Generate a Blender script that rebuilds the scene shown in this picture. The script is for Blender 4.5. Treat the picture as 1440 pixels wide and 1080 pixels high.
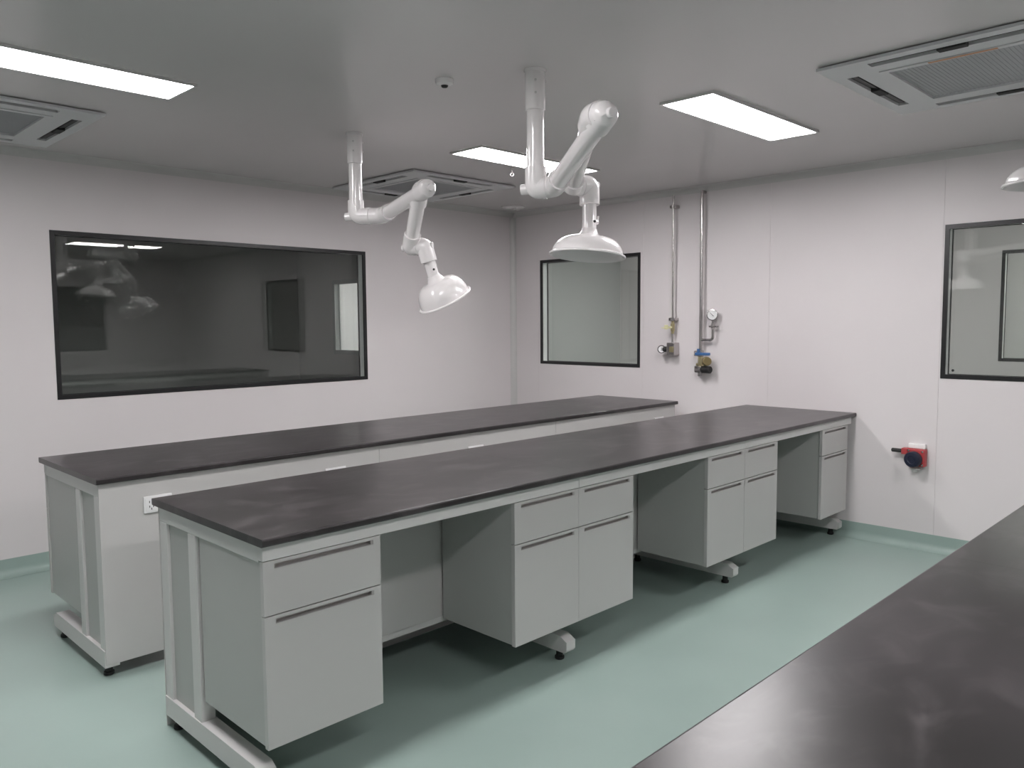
import bpy, bmesh, math
from mathutils import Vector, Matrix

# ------------------------------------------------------------------ scene / camera / light
for o in list(bpy.data.objects): bpy.data.objects.remove(o)
S = bpy.context.scene
COL = S.collection

CAM_H = 1.4748
F = Vector((0.70781751, 0.70215407, -0.0772919))
R = Vector((0.70386534, -0.71030009, -0.00688146))
U = Vector((0.05973229, 0.04953227, 0.99698476))
cam_d = bpy.data.cameras.new('camera'); cam = bpy.data.objects.new('camera', cam_d); COL.objects.link(cam)
cam_d.sensor_fit = 'HORIZONTAL'; cam_d.sensor_width = 36.0; cam_d.lens = 36.0 * 1121.06 / 1440.0
cam_d.clip_start = 0.02; cam_d.clip_end = 100
M4 = Matrix(((R.x, U.x, -F.x, 0), (R.y, U.y, -F.y, 0), (R.z, U.z, -F.z, CAM_H), (0, 0, 0, 1)))
cam.matrix_world = M4
S.camera = cam

w = bpy.data.worlds.new('world'); S.world = w; w.use_nodes = True
w.node_tree.nodes['Background'].inputs[0].default_value = (0.5, 0.55, 0.6, 1)
w.node_tree.nodes['Background'].inputs[1].default_value = 0.02

S.view_settings.view_transform = 'Standard'
S.view_settings.look = 'None'
S.view_settings.gamma = 1.0
S.view_settings.use_curve_mapping = False
S.view_settings.exposure = 0.0
S.cycles.transparent_max_bounces = 24
LIGHT = 34.0            # radiance of the LED panels
LIGHT_CORR = 30.0       # the corridor's panels

# ------------------------------------------------------------------ dimensions (metres)
XR, YB, HC = 5.426, 5.357, 2.50      # right wall, back wall, ceiling
XL, YF = -2.4, -2.05                 # left and front wall
WT = 0.08                            # wall thickness
XC = 7.9                             # far wall of the corridor
H = 0.85                             # worktop height
UP = Vector((0, 0, 1))

# ------------------------------------------------------------------ materials
def mat(name, col, rough=0.5, metal=0.0, spec=0.5, var=0.0, vscale=4.0, rvar=0.0, bump=0.0, bscale=60.0, emit=0.0, coat=0.0, col2=None):
    m = bpy.data.materials.new(name); m.use_nodes = True
    nt = m.node_tree; b = nt.nodes['Principled BSDF']
    b.inputs['Base Color'].default_value = (*col, 1); b.inputs['Roughness'].default_value = rough
    b.inputs['Metallic'].default_value = metal; b.inputs['Specular IOR Level'].default_value = spec
    if coat: b.inputs['Coat Weight'].default_value = coat; b.inputs['Coat Roughness'].default_value = 0.08
    if emit:
        b.inputs['Emission Color'].default_value = (*col, 1); b.inputs['Emission Strength'].default_value = emit
    tc = nt.nodes.new('ShaderNodeTexCoord')
    geo = nt.nodes.new('ShaderNodeNewGeometry')
    if var or rvar:
        n = nt.nodes.new('ShaderNodeTexNoise'); n.inputs['Scale'].default_value = vscale; n.inputs['Detail'].default_value = 5
        nt.links.new(geo.outputs['Position'], n.inputs['Vector'])
    if var:
        mx = nt.nodes.new('ShaderNodeMix'); mx.data_type = 'RGBA'
        c2 = col2 or tuple(max(0, c * (1 - var)) for c in col)
        mx.inputs['A'].default_value = (*c2, 1); mx.inputs['B'].default_value = (*col, 1)
        mr = nt.nodes.new('ShaderNodeMapRange'); mr.inputs['From Min'].default_value = 0.35; mr.inputs['From Max'].default_value = 0.65
        nt.links.new(n.outputs['Fac'], mr.inputs['Value']); nt.links.new(mr.outputs['Result'], mx.inputs['Factor'])
        nt.links.new(mx.outputs['Result'], b.inputs['Base Color'])
    if rvar:
        mr2 = nt.nodes.new('ShaderNodeMapRange'); mr2.inputs['From Min'].default_value = 0.3; mr2.inputs['From Max'].default_value = 0.7
        mr2.inputs['To Min'].default_value = max(0.02, rough - rvar); mr2.inputs['To Max'].default_value = rough + rvar
        nt.links.new(n.outputs['Fac'], mr2.inputs['Value']); nt.links.new(mr2.outputs['Result'], b.inputs['Roughness'])
    if bump:
        n2 = nt.nodes.new('ShaderNodeTexNoise'); n2.inputs['Scale'].default_value = bscale; n2.inputs['Detail'].default_value = 3
        nt.links.new(geo.outputs['Position'], n2.inputs['Vector'])
        bp = nt.nodes.new('ShaderNodeBump'); bp.inputs['Strength'].default_value = bump; bp.inputs['Distance'].default_value = 0.002
        nt.links.new(n2.outputs['Fac'], bp.inputs['Height']); nt.links.new(bp.outputs['Normal'], b.inputs['Normal'])
    return m

def glass_mat(name, tint=(0.966, 0.98, 0.972), f0=0.04):
    m = bpy.data.materials.new(name); m.use_nodes = True; nt = m.node_tree
    for n in list(nt.nodes): nt.nodes.remove(n)
    out = nt.nodes.new('ShaderNodeOutputMaterial'); mix = nt.nodes.new('ShaderNodeMixShader')
    tr = nt.nodes.new('ShaderNodeBsdfTransparent'); tr.inputs[0].default_value = (*tint, 1)
    gl = nt.nodes.new('ShaderNodeBsdfGlossy'); gl.inputs['Roughness'].default_value = 0.01
    lw = nt.nodes.new('ShaderNodeLayerWeight'); p = nt.nodes.new('ShaderNodeMath'); p.operation = 'POWER'; p.inputs[1].default_value = 5
    ma = nt.nodes.new('ShaderNodeMath'); ma.operation = 'MULTIPLY_ADD'; ma.inputs[1].default_value = 1 - f0; ma.inputs[2].default_value = f0
    nt.links.new(lw.outputs['Facing'], p.inputs[0]); nt.links.new(p.outputs[0], ma.inputs[0])
    nt.links.new(ma.outputs[0], mix.inputs[0]); nt.links.new(tr.outputs[0], mix.inputs[1]); nt.links.new(gl.outputs[0], mix.inputs[2])
    nt.links.new(mix.outputs[0], out.inputs[0])
    return m

def worktop_mat(name):
    """matt black resin slab with wiped dust films and a few pale scuffs"""
    m = bpy.data.materials.new(name); m.use_nodes = True; nt = m.node_tree; b = nt.nodes['Principled BSDF']
    geo = nt.nodes.new('ShaderNodeNewGeometry')
    mp = nt.nodes.new('ShaderNodeMapping'); mp.inputs['Scale'].default_value = (1.0, 1.6, 1.0); mp.inputs['Rotation'].default_value = (0, 0, 0.5)
    nt.links.new(geo.outputs['Position'], mp.inputs['Vector'])
    n1 = nt.nodes.new('ShaderNodeTexNoise'); n1.inputs['Scale'].default_value = 1.7; n1.inputs['Detail'].default_value = 1.5
    n2 = nt.nodes.new('ShaderNodeTexNoise'); n2.inputs['Scale'].default_value = 2.6; n2.inputs['Detail'].default_value = 1.0
    nt.links.new(mp.outputs[0], n1.inputs['Vector']); nt.links.new(mp.outputs[0], n2.inputs['Vector'])
    mx = nt.nodes.new('ShaderNodeMix'); mx.data_type = 'RGBA'
    mx.inputs['A'].default_value = (0.010, 0.009, 0.009, 1); mx.inputs['B'].default_value = (0.044, 0.038, 0.040, 1)
    nt.links.new(n1.outputs['Fac'], mx.inputs['Factor']); n3 = nt.nodes.new('ShaderNodeTexNoise'); n3.inputs['Scale'].default_value = 5.5; n3.inputs['Detail'].default_value = 4; n3.inputs['Distortion'].default_value = 0.9
    nt.links.new(mp.outputs[0], n3.inputs['Vector'])
    r3 = nt.nodes.new('ShaderNodeMapRange'); r3.interpolation_type = 'SMOOTHSTEP'; r3.inputs['From Min'].default_value = 0.44; r3.inputs['From Max'].default_value = 0.78; r3.inputs['To Max'].default_value = 0.55
    nt.links.new(n3.outputs['Fac'], r3.inputs['Value'])
    mx2 = nt.nodes.new('ShaderNodeMix'); mx2.data_type = 'RGBA'; mx2.inputs['B'].default_value = (0.095, 0.085, 0.088, 1)
    nt.links.new(r3.outputs[0], mx2.inputs['Factor']); nt.links.new(mx.outputs['Result'], mx2.inputs['A']); nt.links.new(mx2.outputs['Result'], b.inputs['Base Color'])
    rr = nt.nodes.new('ShaderNodeMapRange'); rr.inputs['To Min'].default_value = 0.279; rr.inputs['To Max'].default_value = 0.31
    nt.links.new(n2.outputs['Fac'], rr.inputs['Value']); nt.links.new(rr.outputs[0], b.inputs['Roughness'])
    return m

M_WALL = mat('wall_paint', (0.74, 0.70, 0.705), 0.42, var=0.025, vscale=1.5, spec=0.4)
M_WALL_SHADE = mat('wall_shade_grey', (0.46, 0.47, 0.46), 0.45, var=0.03, vscale=1.5)  # white wall toned grey: the corridor end's shade put into the colour
M_CEIL = mat('ceiling_paint', (0.68, 0.645, 0.648), 0.24, var=0.02, vscale=1.2, spec=0.5)
M_FLOOR = mat('green_floor', (0.33, 0.425, 0.39), 0.36, var=0.07, vscale=2.5, rvar=0.06, bump=0.05, bscale=40)
M_TRIM = mat('white_aluminium', (0.62, 0.61, 0.60), 0.35, var=0.02)
M_BLACKF = mat('black_print', (0.012, 0.012, 0.013), 0.35)
M_SPACER = mat('pale_spacer', (0.72, 0.73, 0.72), 0.4)
M_GLASS = glass_mat('window_glass')
M_STEEL = mat('grey_white_steel', (0.57, 0.56, 0.55), 0.38, var=0.02, vscale=3, spec=0.45)
M_FRAME = mat('frame_steel', (0.69, 0.68, 0.67), 0.36, var=0.02, spec=0.45)
M_CARC = mat('cabinet_body_steel', (0.49, 0.495, 0.48), 0.42, var=0.02, vscale=3)
M_ALU = mat('anodised_pull', (0.42, 0.40, 0.39), 0.4, metal=0.3)
M_DARK = mat('dark_gap', (0.02, 0.02, 0.02), 0.7)
M_RUBBER = mat('black_rubber', (0.015, 0.015, 0.015), 0.6)
M_TOP = worktop_mat('black_resin')
M_PLASTIC = mat('white_plastic', (0.88, 0.85, 0.85), 0.22, spec=0.5, coat=0.3)
M_PIPEW = mat('white_gloss_tube', (0.87, 0.84, 0.84), 0.12, coat=0.5)
M_SOCK = mat('socket_white', (0.86, 0.86, 0.86), 0.3)
M_AC = mat('air_panel_plastic', (0.68, 0.68, 0.69), 0.45)
M_VANE = mat('vane_slot_shade', (0.03, 0.03, 0.031), 0.5)  # near black puts the shade of the slots into the vane colour
M_ACG = mat('intake_mesh', (0.42, 0.425, 0.44), 0.6)
M_CHROME = mat('stainless', (0.48, 0.46, 0.455), 0.25, metal=1.0)
M_BRASS = mat('brass', (0.52, 0.46, 0.28), 0.3, metal=0.9)
M_BLUE = mat('blue_handle', (0.05, 0.14, 0.33), 0.4)
M_NAVY = mat('navy_cover', (0.010, 0.013, 0.032), 0.45)
M_RED = mat('red_housing', (0.42, 0.05, 0.055), 0.45)
M_DIAL = mat('dial_face', (0.85, 0.85, 0.85), 0.3)
M_ORANGE = mat('orange_sticker', (0.62, 0.30, 0.15), 0.5)
M_LED = mat('led_diffuser', (1.0, 0.97, 0.98), 0.4, emit=LIGHT)
M_LEDC = mat('led_diffuser_corridor', (1.0, 0.98, 0.965), 0.4, emit=LIGHT_CORR)
M_LEDD = mat('led_diffuser_corridor_dim', (1.0, 0.98, 0.965), 0.4, emit=LIGHT_CORR * 0.42)
M_PALEDOOR = mat('pale_door', (0.62, 0.63, 0.63), 0.4)

# ------------------------------------------------------------------ mesh helpers
class MB:
    def __init__(s): s.bm = bmesh.new(); s.bev = False; s.round = False
    def box(s, x0, x1, y0, y1, z0, z1, bev=0.0, seg=2):
        t = bmesh.new(); bmesh.ops.create_cube(t, size=1)
        for v in t.verts:
            v.co = Vector((x0 if v.co.x < 0 else x1, y0 if v.co.y < 0 else y1, z0 if v.co.z < 0 else z1))
        if bev: s.bev = True
        if bev: bmesh.ops.bevel(t, geom=t.edges[:], offset=bev, segments=seg, affect='EDGES', profile=0.6)
        return s.join(t)
    def join(s, t):
        me = bpy.data.meshes.new('tmp'); t.to_mesh(me); t.free(); s.bm.from_mesh(me); bpy.data.meshes.remove(me); return s
    def plate(s, origin, u, v, n, rect, holes, th):
        """a plate in the u-v plane, thickness th along n, with rectangular holes"""
        us = sorted({rect[0], rect[1], *[h[0] for h in holes], *[h[1] for h in holes]})
        vs = sorted({rect[2], rect[3], *[h[2] for h in holes], *[h[3] for h in holes]})
        o, u, v, n = Vector(origin), Vector(u), Vector(v), Vector(n)
        def solid(i, j):
            if i < 0 or j < 0 or i >= len(us) - 1 or j >= len(vs) - 1: return False
            a, b = (us[i] + us[i + 1]) / 2, (vs[j] + vs[j + 1]) / 2
            return not any(h[0] < a < h[1] and h[2] < b < h[3] for h in holes)
        cache = {}
        def P(i, j, k):
            if (i, j, k) not in cache: cache[(i, j, k)] = s.bm.verts.new(o + u * us[i] + v * vs[j] + n * (th * k))
            return cache[(i, j, k)]
        for i in range(len(us) - 1):
            for j in range(len(vs) - 1):
                if not solid(i, j): continue
                s.bm.faces.new([P(i, j, 1), P(i + 1, j, 1), P(i + 1, j + 1, 1), P(i, j + 1, 1)])
                s.bm.faces.new([P(i, j + 1, 0), P(i + 1, j + 1, 0), P(i + 1, j, 0), P(i, j, 0)])
                if not solid(i - 1, j): s.bm.faces.new([P(i, j, 0), P(i, j, 1), P(i, j + 1, 1), P(i, j + 1, 0)])
                if not solid(i + 1, j): s.bm.faces.new([P(i + 1, j, 1), P(i + 1, j, 0), P(i + 1, j + 1, 0), P(i + 1, j + 1, 1)])
                if not solid(i, j - 1): s.bm.faces.new([P(i, j, 1), P(i, j, 0), P(i + 1, j, 0), P(i + 1, j, 1)])
                if not solid(i, j + 1): s.bm.faces.new([P(i, j + 1, 0), P(i, j + 1, 1), P(i + 1, j + 1, 1), P(i + 1, j + 1, 0)])
        return s
    def prism(s, pts, axis_vec):
        """closed polygon pts (3-D) extruded by axis_vec"""
        a = [s.bm.verts.new(Vector(p)) for p in pts]; b = [s.bm.verts.new(Vector(p) + Vector(axis_vec)) for p in pts]
        s.bm.faces.new(a[::-1]); s.bm.faces.new(b)
        for i in range(len(a)):
            j = (i + 1) % len(a); s.bm.faces.new([a[i], a[j], b[j], b[i]])
        return s
    def lathe(s, base, axis, prof, n=32):
        """prof: (radius, height) pairs along axis from base; radius 0 closes to a point"""
        s.round = True; ax = Vector(axis).normalized(); t = ax.orthogonal().normalized(); b = ax.cross(t); base = Vector(base)
        rings = []
        for r, h in prof:
            if r < 1e-6: rings.append([s.bm.verts.new(base + ax * h)])
            else: rings.append([s.bm.verts.new(base + ax * h + (t * math.cos(2 * math.pi * k / n) + b * math.sin(2 * math.pi * k / n)) * r) for k in range(n)])
        for A, B in zip(rings, rings[1:]):
            if len(A) == 1 and len(B) == 1: continue
            for k in range(n):
                k2 = (k + 1) % n
                if len(A) == 1: s.bm.faces.new([A[0], B[k2], B[k]])
                elif len(B) == 1: s.bm.faces.new([A[k], A[k2], B[0]])
                else: s.bm.faces.new([A[k], A[k2], B[k2], B[k]])
        return s
    def cyl(s, a, b, r, n=24, bev=0.0):
        a, b = Vector(a), Vector(b); L = (b - a).length
        if bev: prof = [(0, 0), (r - bev, 0), (r, bev), (r, L - bev), (r - bev, L), (0, L)]
        else: prof = [(0, 0), (r, 0), (r, L), (0, L)]
        return s.lathe(a, b - a, prof, n)
    def sweep(s, pts, r, n=20, fillet=0.05, seg=8, radii=None):
        """round tube along a polyline with rounded corners"""
        s.round = True; pts = [Vector(p) for p in pts]; path = [pts[0]]
        for i in range(1, len(pts) - 1):
            a, b, c = pts[i - 1], pts[i], pts[i + 1]
            f = min(fillet, (a - b).length * 0.48, (c - b).length * 0.48)
            p0 = b + (a - b).normalized() * f; p2 = b + (c - b).normalized() * f
            for k in range(seg + 1):
                q = k / seg; path.append(p0 * (1 - q) ** 2 + b * 2 * q * (1 - q) + p2 * q * q)
        path.append(pts[-1])
        tang = []
        for i in range(len(path)):
            d = path[min(i + 1, len(path) - 1)] - path[max(i - 1, 0)]; tang.append(d.normalized())
        nrm = tang[0].orthogonal().normalized(); rings = []
        for i, p in enumerate(path):
            nrm = (nrm - tang[i] * nrm.dot(tang[i])).normalized(); b = tang[i].cross(nrm)
            rings.append([s.bm.verts.new(p + (nrm * math.cos(2 * math.pi * k / n) + b * math.sin(2 * math.pi * k / n)) * r) for k in range(n)])
        for A, B in zip(rings, rings[1:]):
            for k in range(n):
                k2 = (k + 1) % n; s.bm.faces.new([A[k], A[k2], B[k2], B[k]])
        s.bm.faces.new(rings[0][::-1]); s.bm.faces.new(rings[-1])
        return s
    def build(s, name, m, parent=None, origin=None, smooth=38):
        bmesh.ops.recalc_face_normals(s.bm, faces=s.bm.faces[:])
        org = Vector(parent['_o']) if parent is not None else Vector(origin or (0, 0, 0))
        for v in s.bm.verts: v.co -= org
        me = bpy.data.meshes.new(name); s.bm.to_mesh(me); s.bm.free()
        me.materials.append(m)
        flat = s.bev and not s.round
        me.polygons.foreach_set('use_smooth', [not flat] * len(me.polygons))
        if not flat: me.set_sharp_from_angle(angle=math.radians(18 if s.bev else smooth))
        o = bpy.data.objects.new(name, me); COL.objects.link(o)
        if parent is not None: o.parent = parent
        else: o.location = org
        o['_o'] = tuple(org)
        return o

def thing(name, loc, label, cat, group=None):
    o = bpy.data.objects.new(name, None); COL.objects.link(o); o.location = loc; o['_o'] = tuple(loc)
    o.empty_display_size = 0.05
    o['label'] = label; o['category'] = cat
    if group: o['group'] = group
    return o
def struct(o, label=None, cat=None):
    o['kind'] = 'structure'
    if label: o['label'] = label
    if cat: o['category'] = cat
    return o

# ------------------------------------------------------------------ room shell
X1, Y1, X2 = -2.4, 9.3, 9.6
W1 = (1.4795, 3.7457, 1.022, 2.045)          # big window in the back wall (x0 x1 z0 z1)
W2 = (3.8885, 5.0077, 1.091, 2.0385)         # right wall (y0 y1 z0 z1)
W3 = (0.62, 1.604, 1.105, 2.056)
W4 = (7.80, 8.47, 1.10, 2.00)                # beyond the back wall
W5 = (0.85, 1.878, 1.107, 2.063)             # corridor
W6 = (3.15, 4.25, 1.09, 2.04)                # front wall

struct(MB().box(XL - WT, X2 + .2, YF - 1.6, Y1 + .1, -0.06, 0).build('floor', M_FLOOR), 'pale green seamless vinyl floor of the laboratory', 'floor')
struct(MB().box(XL - WT, X2 + .2, YF - 1.6, Y1 + .1, HC, HC + 0.06).build('ceiling', M_CEIL), 'grey white semi gloss flat panel ceiling', 'ceiling')
ex, ey, ez = Vector((1, 0, 0)), Vector((0, 1, 0)), Vector((0, 0, 1))
struct(MB().plate((0, YB, 0), ex, ez, ey, (XL - WT, XR, 0, HC), [W1], WT).build('wall_back', M_WALL), 'white panel wall with the long dark window', 'wall')
struct(MB().plate((XL - WT, 0, 0), ey, ez, ex, (YF - 1.6, Y1, 0, HC), [], WT).build('wall_left', M_WALL), 'white panel wall left of the benches', 'wall')
struct(MB().plate((0, YF - WT, 0), ex, ez, ey, (XL, XR, 0, HC), [W6], WT).build('wall_front', M_WALL), 'white panel wall opposite the long window', 'wall')
# right wall: core slab and separate skin panels with open joints
SK = 0.012
wr = struct(MB().plate((XR + SK, 0, 0), ey, ez, ex, (YF - 1.6, Y1, 0, HC), [W2, W3, W4], WT - SK).build('wall_right', M_WALL), 'white sandwich panel wall with two square windows and gas pipes', 'wall')
joints = [YF, -0.72, 0.455, 1.612, 2.757, 3.86, 5.03, YB]
for a, b in zip(joints, joints[1:]):
    g = 0.0006
    holes = [h for h in (W2, W3) if h[0] > a and h[1] < b]
    full = (a + g, b - g, 0.0, HC)
    MB().plate((XR, 0, 0), ey, ez, ex, full, holes, SK - 0.0005).build('wall_panel', M_WALL, wr)
# rooms beyond the glass
struct(MB().box(XL - WT, X2, Y1, Y1 + WT, 0, HC).build('wall_far_room', M_WALL), 'end wall of the dark room beyond the long window', 'wall')
struct(MB().plate((XC, 0, 0), ey, ez, ex, (YF - 1.6, Y1, 0, HC), [W5], WT).build('wall_corridor', M_WALL), 'white corridor wall seen through the square windows', 'wall')
struct(MB().box(XR + WT, XC, 5.96, 5.96 + WT, 0, HC).build('wall_corridor_end', M_WALL_SHADE), 'end wall of the corridor, its shade painted in grey, behind the window near the room corner', 'wall')
struct(MB().box(X2, X2 + WT, YF - 1.6, Y1, 0, HC).build('wall_outer', M_WALL), 'outer wall of the room across the corridor', 'wall')
struct(MB().box(XL, X2, YF - 1.6 - WT, YF - 1.6, 0, HC).build('wall_rear_room', M_WALL), 'end wall behind the front window', 'wall')

# windows: black printed border, two panes, pale spacer between them
def window(name, origin, u, n, rect, label, wt=WT, fw=0.027, dot=False, fmat=None):
    """u: horizontal direction on the wall, n: unit vector from the room into the wall"""
    o, u, n = Vector(origin), Vector(u), Vector(n)
    a, b, c, d = rect
    fm = fmat or M_BLACKF
    root = bpy.data.objects.new(name, None); COL.objects.link(root); root.location = o + u * (a + b) / 2 + ez * c
    root['_o'] = tuple(root.location); root.empty_display_size = .05; struct(root, label, 'window')
    e = 0.0008
    inner = (a + fw, b - fw, c + fw, d - fw)
    MB().plate(o - n * 0.003, u, ez, n, (a + e, b - e, c + e, d - e), [inner], 0.012).build('window_frame', fm, root)
    MB().plate(o + n * (wt - 0.010), u, ez, n, (a + e, b - e, c + e, d - e), [inner], 0.012).build('window_frame', fm, root)
    MB().plate(o + n * 0.0095, u, ez, n, (a + e, b - e, c + e, d - e), [(a + .022, b - .022, c + .022, d - .022)], wt - 0.020).build('spacer', M_SPACER, root)
    g = 0.0005
    MB().plate(o + n * 0.002, u, ez, n, (inner[0] + g, inner[1] - g, inner[2] + g, inner[3] - g), [], 0.005).build('pane', M_GLASS, root)
    MB().plate(o + n * (wt - .007), u, ez, n, (inner[0] + g, inner[1] - g, inner[2] + g, inner[3] - g), [], 0.005).build('pane', M_GLASS, root)
    if dot:
        p = o + u * (b - .071) + ez * (c + .053)
        MB().cyl(p - n * .0005, p + n * .0015, 0.008, 12).build('sticker', M_DARK, root)
    return root
window('window_1', (0, YB, 0), ex, ey, W1, 'long dark window with black border in the back wall')
window('window_2', (XR, 0, 0), ey, ex, W2, 'square black bordered window beside the room corner')
window('window_3', (XR, 0, 0), ey, ex, W3, 'black bordered window above the red device', dot=True)
window('window_4', (XR, 0, 0), ey, ex, W4, 'small lit window in the dark room beyond the long window', fmat=M_PALEDOOR, fw=0.05)
window('window_5', (XC, 0, 0), ey, ex, W5, 'dark framed window across the corridor')
window('window_6', (0, YF - WT, 0), ex, ey, W6, 'black bordered window in the wall opposite the long window')

# coved trims: ceiling, room corner, floor upstand
def cove(path_a, path_b, d1, d2, r, name, m, label, th=0.003, ext=0.0):
    """concave quarter round between two faces; d1,d2 point from the corner along each face"""
    a, b, d1, d2 = Vector(path_a), Vector(path_b), Vector(d1), Vector(d2)
    mb = MB(); prof = [d1 * (r + ext), d1 * r]
    N = 8
    for k in range(1, N):
        t = math.pi / 2 * k / N
        prof.append(d1 * (r - r * math.sin(t)) + d2 * (r - r * math.cos(t)))
    prof += [d2 * r, Vector((0, 0, 0))]
    if ext == 0: prof = prof[1:]
    ring = [a + p for p in prof]
    mb.prism(ring, b - a)
    o = mb.build(name, m, smooth=50)
    return struct(o, label, 'trim')
G = 0.0005
cove((XL, YB - G, HC - G), (XR - G, YB - G, HC - G), (0, -1, 0), (0, 0, -1), 0.045, 'trim_1', M_TRIM, 'rounded aluminium cove between ceiling and back wall')
cove((XR - G, YF, HC - G), (XR - G, YB - .045, HC - G), (-1, 0, 0), (0, 0, -1), 0.045, 'trim_2', M_TRIM, 'rounded aluminium cove between ceiling and right wall')
cove((XR - G, YB - G, .1), (XR - G, YB - G, HC - .045), (-1, 0, 0), (0, -1, 0), 0.045, 'trim_3', M_TRIM, 'rounded upright cove in the room corner')
def upstand(name, a, b, n, label):
    """green floor sheet coved up the wall; n points into the room"""
    a, b, n = Vector(a), Vector(b), Vector(n); r, h, th = 0.05, 0.105, 0.003
    prof = [n * 0.0005, n * 0.0005 + ez * h, n * th + ez * h, n * th + ez * (r)]
    for k in range(1, 8):
        t = math.pi / 2 * k / 8; prof.append(n * (th + r - r * math.cos(t)) + ez * (r - r * math.sin(t) + 0.0012))
    prof += [n * (th + r) + ez * 0.0012, n * (th + r) + ez * 0.0004, n * .0005 + ez * .0004]
    # remove duplicated closing vertex
    prof = prof[1:]
    return struct(MB().prism([a + p for p in prof], b - a).build(name, M_FLOOR, smooth=50), label, 'baseboard')
upstand('baseboard_back', (XL, YB, 0), (XR, YB, 0), (0, -1, 0), 'green floor covering coved up the back wall')
upstand('baseboard_right', (XR, YF, 0), (XR, YB - .055, 0), (-1, 0, 0), 'green floor covering coved up the right wall')

# ------------------------------------------------------------------ ceiling lights
def panel_light(x0, x1, y0, y1, label, m=None, group='recessed LED panels in the laboratory ceiling'):
    t = thing('ceiling_light', ((x0 + x1) / 2, (y0 + y1) / 2, HC), label, 'ceiling light', group)
    MB().plate((0, 0, HC - .0125), ex, ey, ez, (x0 - .012, x1 + .012, y0 - .012, y1 + .012), [(x0, x1, y0, y1)], 0.012).build('trim_frame', M_TRIM, t)
    MB().box(x0, x1, y0, y1, HC - .010, HC - .001).build('diffuser', m or M_LED, t)
panel_light(0.45, 1.53, 3.42, 3.685, 'lit LED panel in the ceiling beside the air unit at the long window\'s end')
panel_light(3.235, 4.30, 1.93, 2.195, 'lit LED panel in the ceiling next to the air unit with orange sticker')
panel_light(3.235, 4.30, 3.44, 3.70, 'lit LED panel in the ceiling next to the air unit by the room corner')
panel_light(0.36, 1.44, 1.93, 2.195, 'lit LED panel in the ceiling over the free end of the middle bench')
panel_light(3.235, 4.30, -0.23, 0.035, 'lit LED panel in the ceiling over the bench by the front wall')
panel_light(0.45, 1.53, -0.23, 0.035, 'lit LED panel in the ceiling over the free end of the front bench')
for y, wh, lm in ((-2.9, 'end of the front wall, added for its light', M_LEDD), (0.6, 'window above the red device', M_LEDD), (3.6, 'square window beside the room corner', M_LEDC)): panel_light(6.6, 6.9, y, y + 1.05, 'dimmer LED panel in the corridor ceiling beyond the ' + wh, lm, 'LED panels in the corridor ceiling')  # unseen panel past the front wall added to brighten the corridor's reflection
panel_light(6.3, 7.3, 7.8, 8.2, 'LED panel in the small room beyond the lit window', M_LED, 'LED panels beyond the walls')
panel_light(8.5, 8.8, 0.6, 1.6, 'LED panel in the room across the corridor', M_LEDC, 'LED panels beyond the walls')

# ------------------------------------------------------------------ air conditioning cassettes
def air_unit(x0, y0, label, sticker=False, s=0.97):
    x1, y1 = x0 + s, y0 + s; zt, zb = HC - .0005, HC - 0.017
    t = thing('air_conditioner', ((x0 + x1) / 2, (y0 + y1) / 2, HC), label, 'air conditioner', 'square ceiling air conditioning units')
    off, wd, ln = 0.050, 0.048, 0.30
    cx, cy = (x0 + x1) / 2, (y0 + y1) / 2
    slots = [(cx - ln, cx + ln, y0 + off, y0 + off + wd), (cx - ln, cx + ln, y1 - off - wd, y1 - off),
             (x0 + off, x0 + off + wd, cy - ln, cy + ln), (x1 - off - wd, x1 - off, cy - ln, cy + ln)]
    gi = 0.18
    grille = (x0 + gi, x1 - gi, y0 + gi, y1 - gi)
    MB().plate((0, 0, zb), ex, ey, ez, (x0, x1, y0, y1), slots + [grille], 0.012).build('face_panel', M_AC, t)
    MB().plate((0, 0, zb + .012), ex, ey, ez, (x0 + .02, x1 - .02, y0 + .02, y1 - .02), slots + [grille], 0.0045).build('casing', M_AC, t)
    MB().box(x0 + .04, x1 - .04, y0 + .04, y1 - .04, zt - .004, zt).build('back_plate', M_DARK, t)
    for k, (a, b, c, d) in enumerate(slots):
        mb = MB()
        if k < 2: mb.prism([(a + .01, c + .012, zb + .004), (a + .01, c + .016, zb + .003), (a + .01, d - .006, zb + .010), (a + .01, d - .010, zb + .011)], (b - a - .02, 0, 0))
        else: mb.prism([(a + .012, c + .01, zb + .004), (a + .016, c + .01, zb + .003), (b - .006, c + .01, zb + .010), (b - .010, c + .01, zb + .011)], (0, d - c - .02, 0))
        mb.build('vane', M_VANE, t)
        mx, my = (a + b) / 2, (c + d) / 2
        q = MB()
        if k < 2: q.box(mx - .05, mx + .05, c + .004, d - .004, zb - .006, zb + .012, .003)
        else: q.box(a + .004, b - .004, my - .05, my + .05, zb - .006, zb + .012, .003)
        q.build('vane_pivot', M_DARK, t)
    a, b, c, d = grille
    gr = MB().plate((0, 0, zb - .004), ex, ey, ez, (a + .002, b - .002, c + .002, d - .002), [(a + .03, b - .03, c + .03, d - .03)], 0.014).build('intake_grille', M_AC, t)
    mb = MB(); n = 34
    for k in range(n):
        y = c + .03 + (d - c - .06) * (k + .5) / n
        mb.box(a + .028, b - .028, y - .0035, y + .0035, zb + .0058, zb + .0068)
    mb.build('grille_bars', M_ACG, gr)
    MB().box(a + .03, b - .03, c + .03, d - .03, zb + .007, zb + .009).build('filter', M_ACG, gr)
    if sticker: MB().box(a + .006, a + .022, cy - .12, cy + .12, zb - .0052, zb - .0042).build('sticker', M_ORANGE, t)
air_unit(3.25, 0.495, 'square ceiling air unit with an orange sticker on its grille', True)
air_unit(3.38, 4.265, 'square ceiling air unit by the room corner behind the fume arms')
air_unit(0.455, 4.165, 'square ceiling air unit above the end of the long window')

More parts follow.
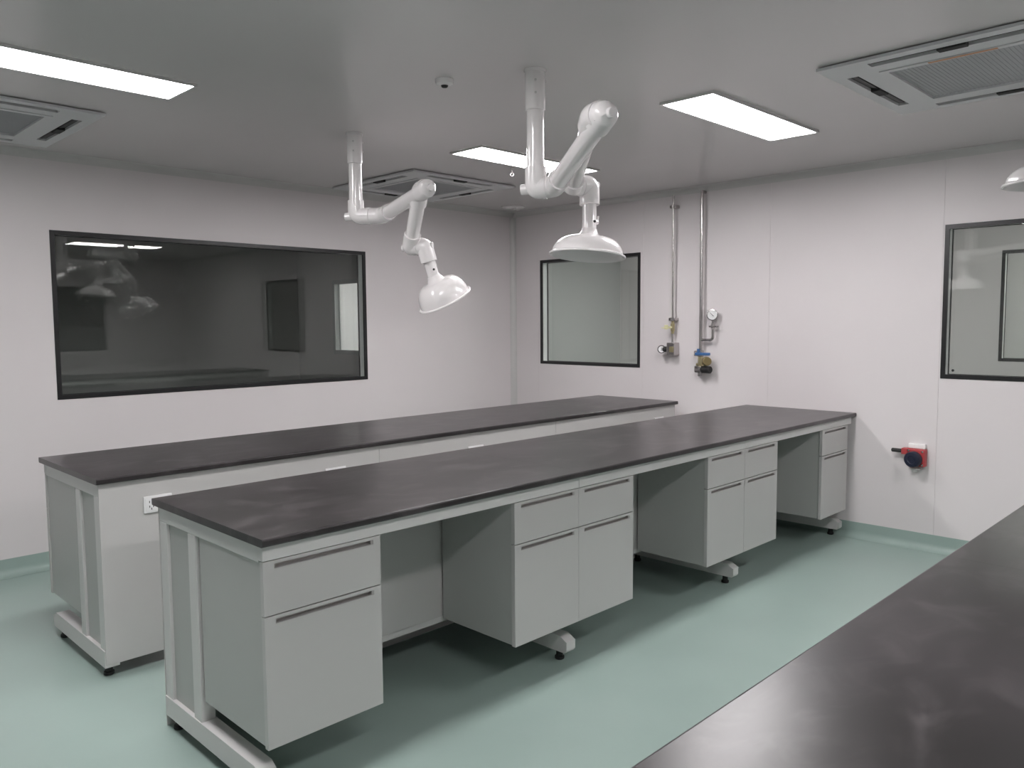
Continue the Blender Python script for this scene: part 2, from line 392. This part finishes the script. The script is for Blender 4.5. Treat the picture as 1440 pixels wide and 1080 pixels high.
# small ceiling fittings
t = thing('smoke_detector', (2.264, 2.636, HC), 'small white smoke detector with dark sensor on the ceiling', 'detector')
MB().lathe((2.264, 2.636, HC - .0005), (0, 0, -1), [(0, 0), (.040, 0), (.040, .008), (.036, .018), (.024, .024), (0, .024)], 32).build('base', M_PLASTIC, t)
MB().lathe((2.264, 2.636, HC - .024), (0, 0, -1), [(0, 0), (.016, 0), (.012, .008), (0, .011)], 20).build('sensor', M_DARK, t)
t = thing('ceiling_disc', (5.13, 5.06, HC), 'shallow round white disc on the ceiling in the room corner', 'diffuser')
MB().lathe((5.13, 5.06, HC - .0005), (0, 0, -1), [(0, 0), (.105, 0), (.105, .006), (.09, .016), (.06, .02), (0, .02)], 40).build('cover', M_PLASTIC, t)
MB().lathe((5.13, 5.06, HC - .02), (0, 0, -1), [(0, 0), (.03, 0), (.026, .006), (0, .006)], 24).build('cap', M_TRIM, t)
t = thing('ceiling_hook', (3.845, 3.80, HC), 'tiny white hook hanging from the ceiling beside an LED panel', 'hook')
MB().cyl((3.845, 3.80, HC - .0005), (3.845, 3.80, HC - .008), .010, 16).build('base', M_PLASTIC, t)
MB().sweep([(3.845, 3.80, HC - .006), (3.845, 3.80, HC - .03), (3.855, 3.79, HC - .042), (3.845, 3.80, HC - .058), (3.835, 3.81, HC - .042), (3.844, 3.801, HC - .032)], .0022, 8, .008, 4).build('loop', M_PLASTIC, t)

# ------------------------------------------------------------------ fume extraction arms
TR = 0.0365   # tube radius
def joint(t, a_from, a, b, b_to, big=False, r=0.044, L=0.085):
    """two elbows turning on one level axis: tube ends at a, next tube begins at b"""
    a_from, a, b, b_to = map(Vector, (a_from, a, b, b_to))
    da = (a_from - a).normalized(); db = (b_to - b).normalized(); ax = (b - a).normalized(); mid = (a + b) / 2
    MB().sweep([a + da * L, a, mid - ax * .001], r, 24, 0.055, 8).build('elbow', M_PLASTIC, t)
    MB().sweep([mid + ax * .001, b, b + db * L], r, 24, 0.055, 8).build('elbow', M_PLASTIC, t)
    k = MB(); k.cyl(a - ax * (r + (.018 if big else .003)), a - ax * (r - .03), .022 if big else .017, 20, .0015); k.build('pivot_knob', M_PLASTIC, t)
    k = MB(); k.cyl(b + ax * (r - .03), b + ax * (r + .003), .017, 20, .0015); k.build('pivot_knob', M_PLASTIC, t)
    MB().cyl(mid - ax * .006, mid + ax * .006, r + .003, 24).build('friction_ring', M_PLASTIC, t)
def tube(t, a, b, name='arm_tube', r=TR): MB().cyl(a, b, r, 28).build(name, M_PIPEW, t)

def fume_arm(label, post, zb, J1b, U1, U2, L1, L2, neck, hood_c, hood_r=0.165):
    """post: x,y of the drop tube; J1b: start of the first arm; U1/U2: upper joint; L1/L2: lower joint; neck: top of the hood neck"""
    t = thing('fume_arm', (post[0], post[1], HC), label, 'fume extractor', 'ceiling hung fume extraction arms')
    P0 = Vector((post[0], post[1], HC)); P1 = Vector((post[0], post[1], zb))
    J1b, U1, U2, L1, L2, neck, hc = map(Vector, (J1b, U1, U2, L1, L2, neck, hood_c))
    MB().lathe(P0 - ez * .0005, -ez, [(0, 0), (.046, 0), (.046, .005), (.044, .008), (.044, .012), (0, .012)], 32).build('ceiling_plate', M_PLASTIC, t)
    sl = MB().lathe(P0 - ez * .011, -ez, [(0, 0), (.0415, 0), (.0415, .15), (.036, .153), (0, .153)], 32).build('sleeve', M_PLASTIC, t)
    for dz in (.05, .10):
        for s_ in (-1, 1):
            c = P0 - ez * dz + (Vector((-.7, -.7, 0)) * .0415 if s_ < 0 else Vector((.7, -.7, 0)) * .0415)
            d = Vector((-.7, -.7, 0)) if s_ < 0 else Vector((.7, -.7, 0))
            MB().cyl(c - d * .002, c + d * .003, .005, 10).build('screw', M_TRIM, sl)
    tube(t, P0 - ez * .15, P1 + ez * .04, 'drop_tube')
    joint(t, P0, P1, J1b, U1, True)
    d = (U1 - J1b).normalized(); tube(t, J1b + d * .06, U1 - d * .06)
    joint(t, J1b, U1, U2, L1)
    d = (L1 - U2).normalized(); tube(t, U2 + d * .06, L1 - d * .06)
    joint(t, U2, L1, L2, neck)
    d = (hc - L2).normalized()
    top = neck
    tube(t, L2 + (neck - L2).normalized() * .06, neck + (hc - neck).normalized() * .01, 'neck_tube', .031)
    ax = (hc - neck).normalized(); hh = (hc - neck).length; r = hood_r
    prof = [(.033, 0), (.036, .012), (.046, .030), (.060, .036)]
    h0 = .036
    for k in range(1, 9):
        q = k / 8; prof.append((.060 + (r - .012 - .060) * math.sin(q * math.pi / 2) ** 0.95, h0 + (hh - h0 - .006) * (1 - math.cos(q * math.pi / 2))))
    prof += [(r - .004, hh - .006), (r, hh - .003), (r, hh + .003), (r - .004, hh + .005), (r - .012, hh + .001)]
    for k in range(7, -1, -1):
        q = k / 8; prof.append((.052 + (r - .018 - .052) * math.sin(q * math.pi / 2) ** 0.95, h0 + .006 + (hh - h0 - .010) * (1 - math.cos(q * math.pi / 2))))
    prof += [(.028, .04), (.028, .0), (.033, 0)]
    hood = MB().lathe(neck, ax, prof, 56).build('hood', M_PLASTIC, t, smooth=50)
    MB().lathe(neck, ax, [(0, hh * .62), (.118 * r / .165, hh * .62), (.118 * r / .165, hh * .62 + .003), (0, hh * .62 + .003)], 40).build('baffle', M_PLASTIC, hood)
    # damper lever on the neck
    side = Vector((.98, -.2, 0)); side = (side - ax * side.dot(ax)).normalized()
    p = neck - ax * .035 + side * .031
    v = MB().cyl(p - side * .006, p + side * .012, .011, 16, .002).build('damper_knob', M_PLASTIC, t)
    q = MB(); q.sweep([p + side * .010, p + side * .013 - ax * .028], .0045, 10); q.build('lever', M_PLASTIC, v)
    fr = (-Vector((.7, .7, 0)) + side * .6); fr = (fr - ax * fr.dot(ax)).normalized()
    MB().cyl(neck - ax * .03 + fr * .029, neck - ax * .03 + fr * .0325, .006, 10).build('dark_mark', M_DARK, v)
    return t

fume_arm('white fume extraction arm with tilted hood over the bench by the long window', (2.535, 3.703), 2.055,
         (2.618, 3.575, 2.055), (2.497, 3.038, 2.124), (2.531, 3.141, 2.131), (2.64, 3.366, 1.871), (2.679, 3.297, 1.876), (2.715, 3.275, 1.725), (2.786, 3.262, 1.596), 0.150)
fume_arm('white fume extraction arm with level hood over the middle bench', (2.445, 2.28), 2.024,
         (2.485, 2.215, 2.028), (2.125, 1.664, 2.156), (2.157, 1.744, 2.168), (2.676, 2.28, 2.062), (2.769, 2.259, 2.071), (2.757, 2.25, 1.881), (2.744, 2.251, 1.764), 0.168)
fume_arm('white fume extraction arm with hood under the air unit with orange sticker', (2.90, 0.22), 2.03,
         (2.98, 0.15, 2.03), (3.30, -0.28, 2.20), (3.38, -0.20, 2.20), (3.42, 0.60, 2.19), (3.48, 0.676, 2.19), (3.48, 0.676, 2.07), (3.48, 0.676, 1.965), 0.16)

# ------------------------------------------------------------------ laboratory benches
def bench(x0, x1, yf, yb, seams, cabs, words, back_z=.058):
    """yf: y of the worktop's cabinet side, yb: y of its other side"""
    s = 1 if yb > yf else -1; D = abs(yb - yf)
    Y = lambda d: yf + s * d
    def bx(mb, xa, xb, d0, d1, z0, z1, bev=0.0):
        ya, yb_ = sorted((Y(d0), Y(d1))); return mb.box(xa, xb, ya, yb_, z0, z1, bev)
    ym = (yf + yb) / 2
    # worktop of three butted slabs
    top = thing('worktop', ((x0 + x1) / 2, ym, H - .025), 'matt black resin worktop ' + words['top'], 'worktop', 'black laboratory worktops')
    xs = [x0] + seams + [x1]
    for k, (a, b) in enumerate(zip(xs, xs[1:])):
        e = 0.00015; xa = a + (e if k else 0); xb = b - (e if k < len(xs) - 2 else 0); q = .006; c = q * .29
        prof = [(q, H - .025), (D - q, H - .025), (D - c, H - .025 + c), (D, H - .025 + q), (D, H - q), (D - c, H - c), (D - q, H),
                (q, H), (c, H - c), (0, H - q), (0, H - .025 + q), (c, H - .025 + c)]
        MB().prism([(xa, Y(d), z) for d, z in prof], (xb - xa, 0, 0)).build('slab', M_TOP, top, smooth=15)
    # steel frame
    fr = thing('bench_frame', ((x0 + x1) / 2, ym, 0), 'pale grey steel bench frame ' + words['frame'], 'bench frame', 'steel bench frames')
    fw = 0.05
    fx = [(x0 + .014, x0 + .014 + fw)] + [(q - fw / 2, q + fw / 2) for q in seams] + [(x1 - .014 - fw, x1 - .014)]
    zt = H - .0255
    for (a, b) in fx:
        bx(MB(), a, b, D - .088, D - .028, .10, .768, .004).build('post', M_FRAME, fr)
        bx(MB(), a, b, D - .325, D - .265, .10, .768, .004).build('post', M_FRAME, fr)
        bx(MB(), a, b, .056, D - .028, .768, zt, .003).build('top_arm', M_FRAME, fr)
        prof = [(D - .028, .046), (D - .028, .118), (.115, .118), (.075, .096), (.075, .058), (.085, .046)]
        MB().prism([(a - .004, Y(d), z) for d, z in prof], (b - a + .008, 0, 0)).build('foot', M_FRAME, fr)
        for d in (.14, D - .075):
            f = MB(); f.cyl(((a + b) / 2, Y(d), 0), ((a + b) / 2, Y(d), .016), .021, 18, .003); f.cyl(((a + b) / 2, Y(d), .012), ((a + b) / 2, Y(d), .050), .015, 14)
            f.build('levelling_foot', M_RUBBER, fr)
        # infill between the two posts
        bx(MB(), a + .012, a + .018, D - .266, D - .087, .115, .770).build('infill_panel', M_CARC, fr)
    ux = [x0 + .012] + seams + [x1 - .012]
    for a, b in zip(ux, ux[1:]):
        bx(MB(), a + .001, b - .001, .028, .055, .776, zt, .002).build('apron', M_FRAME, fr)
        bx(MB(), a + .001, b - .001, D - .027, D - .022, back_z, zt, .001).build('back_panel', M_STEEL, fr)
    for (a0, a), (b, b1) in zip(fx, fx[1:]):
        bx(MB(), a, b, D - .10, D - .06, .776, zt).build('rail', M_FRAME, fr)
        bx(MB(), a0 + .03, b1 - .03, D - .334, D - .327, .205, .775).build('knee_panel', M_STEEL, fr)
        bx(MB(), a, b, D - .325, D - .285, .175, .205, .002).build('rail', M_FRAME, fr)
    # cabinets hung under the frame
    for (a, b, lab) in cabs:
        c = thing('drawer_cabinet', ((a + b) / 2, Y(.25), .197), lab, 'cabinet', 'hanging drawer cabinets')
        bx(MB(), a + .006, b - .006, .052, D - .345, .199, .767, .001).build('body', M_CARC, c)
        for z0, z1, nm in ((.6085, .7735, 'drawer'), (.197, .6045, 'door')):
            m0, m1 = a + .0012, b - .0012
            slot = (m0 + .036, m1 - .028, z1 - .0255, z1 - .0105)
            f = MB().plate((0, Y(.030), 0), ex, ez, (0, s, 0), (m0, m1, z0, z1), [slot], .019).build(nm, M_STEEL, c)
            hd = MB(); bx(hd, slot[0] + .0004, slot[1] - .0004, .0455, .0488, slot[2] + .0004, slot[3] - .0004)
            bx(hd, slot[0] + .0004, slot[1] - .0004, .0305, .0455, slot[2] + .0004, slot[2] + .0024)
            bx(hd, slot[1] - .010, slot[1] - .0004, .0310, .0455, slot[2] + .0024, slot[3] - .0004)
            bx(hd, slot[0] + .0004, slot[0] + .003, .0310, .0455, slot[2] + .0024, slot[3] - .0004)
            hd.build('recessed_handle', M_ALU, f)
    return D

ords = ['at the free end', 'second from the free end', 'third from the free end', 'fourth from the free end', 'fifth from the free end', 'sixth from the free end']
def cabs_for(xs, where): return [(a, b, 'pale grey drawer cabinet %s of %s' % (o, where)) for (a, b), o in zip(xs, ords)]
A_X = [(1.112, 1.535), (2.168, 2.5565), (2.5565, 2.945), (3.587, 3.9705), (3.9705, 4.354), (4.962, 5.360)]
bench(1.098, XR - .003, 2.113, 2.930, [2.5565, 3.9705], cabs_for(A_X, 'the middle bench'),
      dict(top='of the middle bench with open knee spaces', frame='under the middle bench with open knee spaces'), .0015)  # back panels lowered almost to the floor to keep light out from behind
B_X = [(1.092, 1.49), (2.10, 2.49), (2.49, 2.88), (3.51, 3.905), (3.905, 4.30), (4.915, 5.306)]
bench(1.078, 5.322, 4.246, 3.4496, [2.49, 3.905], cabs_for(B_X, 'the bench along the long window'),
      dict(top='of the bench along the long window', frame='with plain back panels, along the long window'))
C_X = [(0.714, 1.14), (1.87, 2.275), (2.275, 2.68), (3.445, 3.85), (3.85, 4.255), (4.99, 5.36)]
bench(0.70, XR - .003, 0.644, -0.16, [2.275, 3.85], cabs_for(C_X, 'the front bench'),
      dict(top='of the front bench, glossy with a lamp reflection', frame='under the front bench opposite the knee spaces'))

# sockets on the back panel of the bench along the long window
yp = 3.4496 + .022
for x, lab in ((1.325, 'white double wall socket on the bench back near its free end'), (2.215, 'white socket on the bench back, second from the free end'),
               (3.185, 'white socket on the bench back, third from the free end'), (5.085, 'white socket on the bench back nearest the pipes')):
    t = thing('power_socket', (x, yp, .709), lab, 'socket', 'white sockets on the bench back')
    MB().box(x - .06, x + .06, yp - .010, yp - .0003, .673, .745, .003).build('plate', M_SOCK, t)
    for q in (-.029, .029):
        MB().box(x + q - .024, x + q + .024, yp - .0125, yp - .0095, .683, .735, .001).build('outlet', M_SOCK, t)
        m = MB()
        for dx, dz, an in ((-.008, -.008, 0), (.008, -.008, 0), (0, -.018, 0), (-.008, .012, 0), (.008, .012, 0)):
            m.box(x + q + dx - .0015, x + q + dx + .0015, yp - .0130, yp - .0120, .709 + dz - .0045, .709 + dz + .0045)
        m.build('slots', M_DARK, t)

# ------------------------------------------------------------------ gas pipes on the right wall
def pipe_clamp(t, y, z, xo):
    mb = MB(); mb.box(xo - .014, XR - .0005, y - .028, y + .028, z - .012, z + .012, .003)
    mb.cyl((xo - .006, y, z - .014), (xo - .006, y, z + .014), .017, 16)
    c = mb.build('clamp', M_CHROME, t)
    for q in (-.02, .02): MB().cyl((xo - .020, y + q, z), (xo - .012, y + q, z), .005, 10).build('bolt', M_CHROME, c)
xp = XR - .045
t = thing('gas_pipe', (XR, 3.55, 1.22), 'thin stainless gas pipe with brass valve and regulator, next to the corner window', 'pipe')
y = 3.545
MB().cyl((xp, y, 1.30), (xp, y, HC - .05), .0075, 16).build('pipe', M_CHROME, t)
pipe_clamp(t, y, 2.365, xp); pipe_clamp(t, y, 1.489, xp)
v = MB(); v.cyl((xp, y, 1.395), (xp, y, 1.455), .017, 16, .003); v.cyl((xp, y, 1.375), (xp, y, 1.475), .012, 6); v.build('ball_valve', M_BRASS, t)
v = MB(); v.cyl((xp - .005, y, 1.425), (xp - .035, y + .01, 1.425), .009, 12); v.box(xp - .045, xp - .030, y - .005, y + .075, 1.418, 1.426, .002); v.box(xp - .044, xp - .031, y + .02, y + .05, 1.41, 1.445, .003)
v.build('lever', mat('yellow_lever', (0.70, 0.67, 0.40), 0.45), t)
MB().box(xp - .035, XR - .0005, y - .036, y + .034, 1.205, 1.305, .006).build('regulator', M_CHROME, t)
MB().box(xp - .042, xp - .0345, y - .034, y + .005, 1.23, 1.275, .004).build('name_plate', M_BRASS, t)
v = MB(); v.cyl((xp - .01, y + .034, 1.252), (xp - .02, y + .075, 1.252), .022, 20, .003); v.build('coupling', M_RUBBER, t)
gd = Vector((-.86, -.5, 0)).normalized(); gc = Vector((xp - .03, y + .082, 1.252))
g = MB().lathe(gc - gd * .012, gd, [(0, 0), (.030, 0), (.032, .004), (.032, .024), (.026, .024), (.026, .021), (0, .021)], 28).build('gauge', M_RUBBER, t)
MB().cyl(gc + gd * .009, gc + gd * .0105, .0255, 24).build('dial', M_DIAL, g)
sd = gd.cross(ez); n_ = MB(); p = gc + gd * .0112
n_.prism([p - ez * .013 - sd * .002, p - ez * .013 + sd * .002, p + ez * .014 + sd * .002, p + ez * .014 - sd * .002], gd * .0008); n_.build('needle', M_DARK, g)

t = thing('gas_pipe', (XR, 3.29, 1.08), 'thicker stainless gas pipe with round pressure gauge and blue valve handle', 'pipe')
y = 3.29
MB().cyl((xp, y, 1.245), (xp, y, 2.455), .0125, 18, .002).build('pipe', M_CHROME, t)
MB().sweep([(xp, y, 2.44), (xp, y, 2.452), (XR - .002, y, 2.452)], .012, 14, .01).build('pipe_end', M_CHROME, t)
MB().sweep([(xp, y, 1.329), (xp, 3.185, 1.329), (xp, 3.185, 1.475)], .0105, 16, .03).build('branch_pipe', M_CHROME, t)
v = MB(); v.cyl((xp, 3.185, 1.41), (xp, 3.185, 1.455), .016, 6); v.cyl((xp, 3.185 - .045, 1.432), (xp, 3.185 + .035, 1.432), .007, 12, .002); v.cyl((xp - .03, 3.185, 1.432), (xp + .02, 3.185, 1.432), .008, 12); v.build('needle_valve', M_CHROME, t)
gc = Vector((xp - .01, 3.188, 1.519)); gd = Vector((-.82, -.57, 0)).normalized()
g = MB().lathe(gc - gd * .016, gd, [(0, 0), (.040, 0), (.043, .004), (.043, .032), (.036, .034), (.036, .028), (0, .028)], 36).build('pressure_gauge', M_CHROME, t)
MB().cyl(gc + gd * .012, gc + gd * .0135, .0355, 32).build('dial', M_DIAL, g)
sd = gd.cross(ez).normalized(); dn = (ez * .7 + sd * .7); dp = (ez * .7 - sd * .7); p = gc + gd * .0142
n_ = MB(); n_.prism([p - dn * .012 - dp * .002, p - dn * .012 + dp * .002, p + dn * .026 + dp * .001, p + dn * .026 - dp * .001], gd * .0008); n_.build('needle', M_DARK, g)
v = MB(); v.cyl((xp, y, 1.20), (xp, y, 1.25), .024, 18, .004); v.cyl((xp - .005, y + .01, 1.225), (xp - .02, y + .045, 1.225), .022, 18, .004); v.build('shut_off_valve', M_CHROME, t)
v = MB(); v.box(xp - .052, xp - .030, y - .105, y + .02, 1.212, 1.234, .006); v.cyl((xp - .041, y - .005, 1.225), (xp - .041, y - .005, 1.262), .011, 14); v.build('blue_handle', M_BLUE, t)
v = MB(); v.cyl((xp, y, 1.13), (xp, y, 1.205), .021, 6, .003); v.cyl((xp, y + .035, 1.139), (xp, y - .05, 1.139), .010, 14); v.build('brass_fitting', M_BRASS, t)
v = MB(); v.cyl((xp - .012, y - .055, 1.168), (xp - .045, y - .085, 1.168), .034, 24, .005); v.build('side_cap', mat('olive_brass', (0.30, 0.24, 0.12), 0.35, metal=0.7), t)
v = MB(); v.cyl((xp, y, 1.065), (xp, y, 1.135), .013, 14); v.box(xp - .03, XR - .0005, y - .022, y + .038, 1.078, 1.128, .008); v.cyl((xp - .01, y, 1.05), (xp - .01, y, 1.08), .016, 16, .002); v.build('regulator', M_CHROME, t)
MB().cyl((xp - .015, y - .022, 1.103), (xp - .03, y - .105, 1.103), .027, 20, .004).build('regulator_knob', M_RUBBER, t)

# ------------------------------------------------------------------ red wall device
t = thing('wall_device', (XR, 1.73, .59), 'small red wall device with round navy cover and black side stub', 'wall device')
MB().box(XR - .055, XR - .0005, 1.662, 1.772, .540, .652, .008).build('housing', M_RED, t)
MB().box(XR - .062, XR - .012, 1.765, 1.802, .612, .652, .006).build('gland_block', M_RED, t)
MB().cyl((XR - .037, 1.800, .631), (XR - .037, 1.868, .631), .013, 16, .004).build('side_stub', M_RUBBER, t)
MB().lathe((XR - .052, 1.722, .587), (-1, .15, 0), [(0, 0), (.049, 0), (.051, .006), (.051, .034), (.045, .042), (.026, .044), (.022, .040), (0, .040)], 36).build('round_cover', M_NAVY, t)
for yy, zz in ((1.676, .638), (1.676, .553), (1.758, .640)): MB().cyl((XR - .059, yy, zz), (XR - .052, yy, zz), .007, 12, .002).build('screw', M_CHROME, t)
MB().box(XR - .030, XR - .0005, 1.668, 1.770, .6525, .682, .004).build('top_cap', M_SOCK, t)
v = MB(); v.cyl((XR - .03, 1.728, .500), (XR - .03, 1.728, .545), .016, 16, .003); v.box(XR - .055, XR - .005, 1.69, 1.755, .520, .527, .002); v.build('bottom_fitting', M_TRIM, t)

# drop helper properties
for o in bpy.data.objects:
    if '_o' in o: del o['_o']
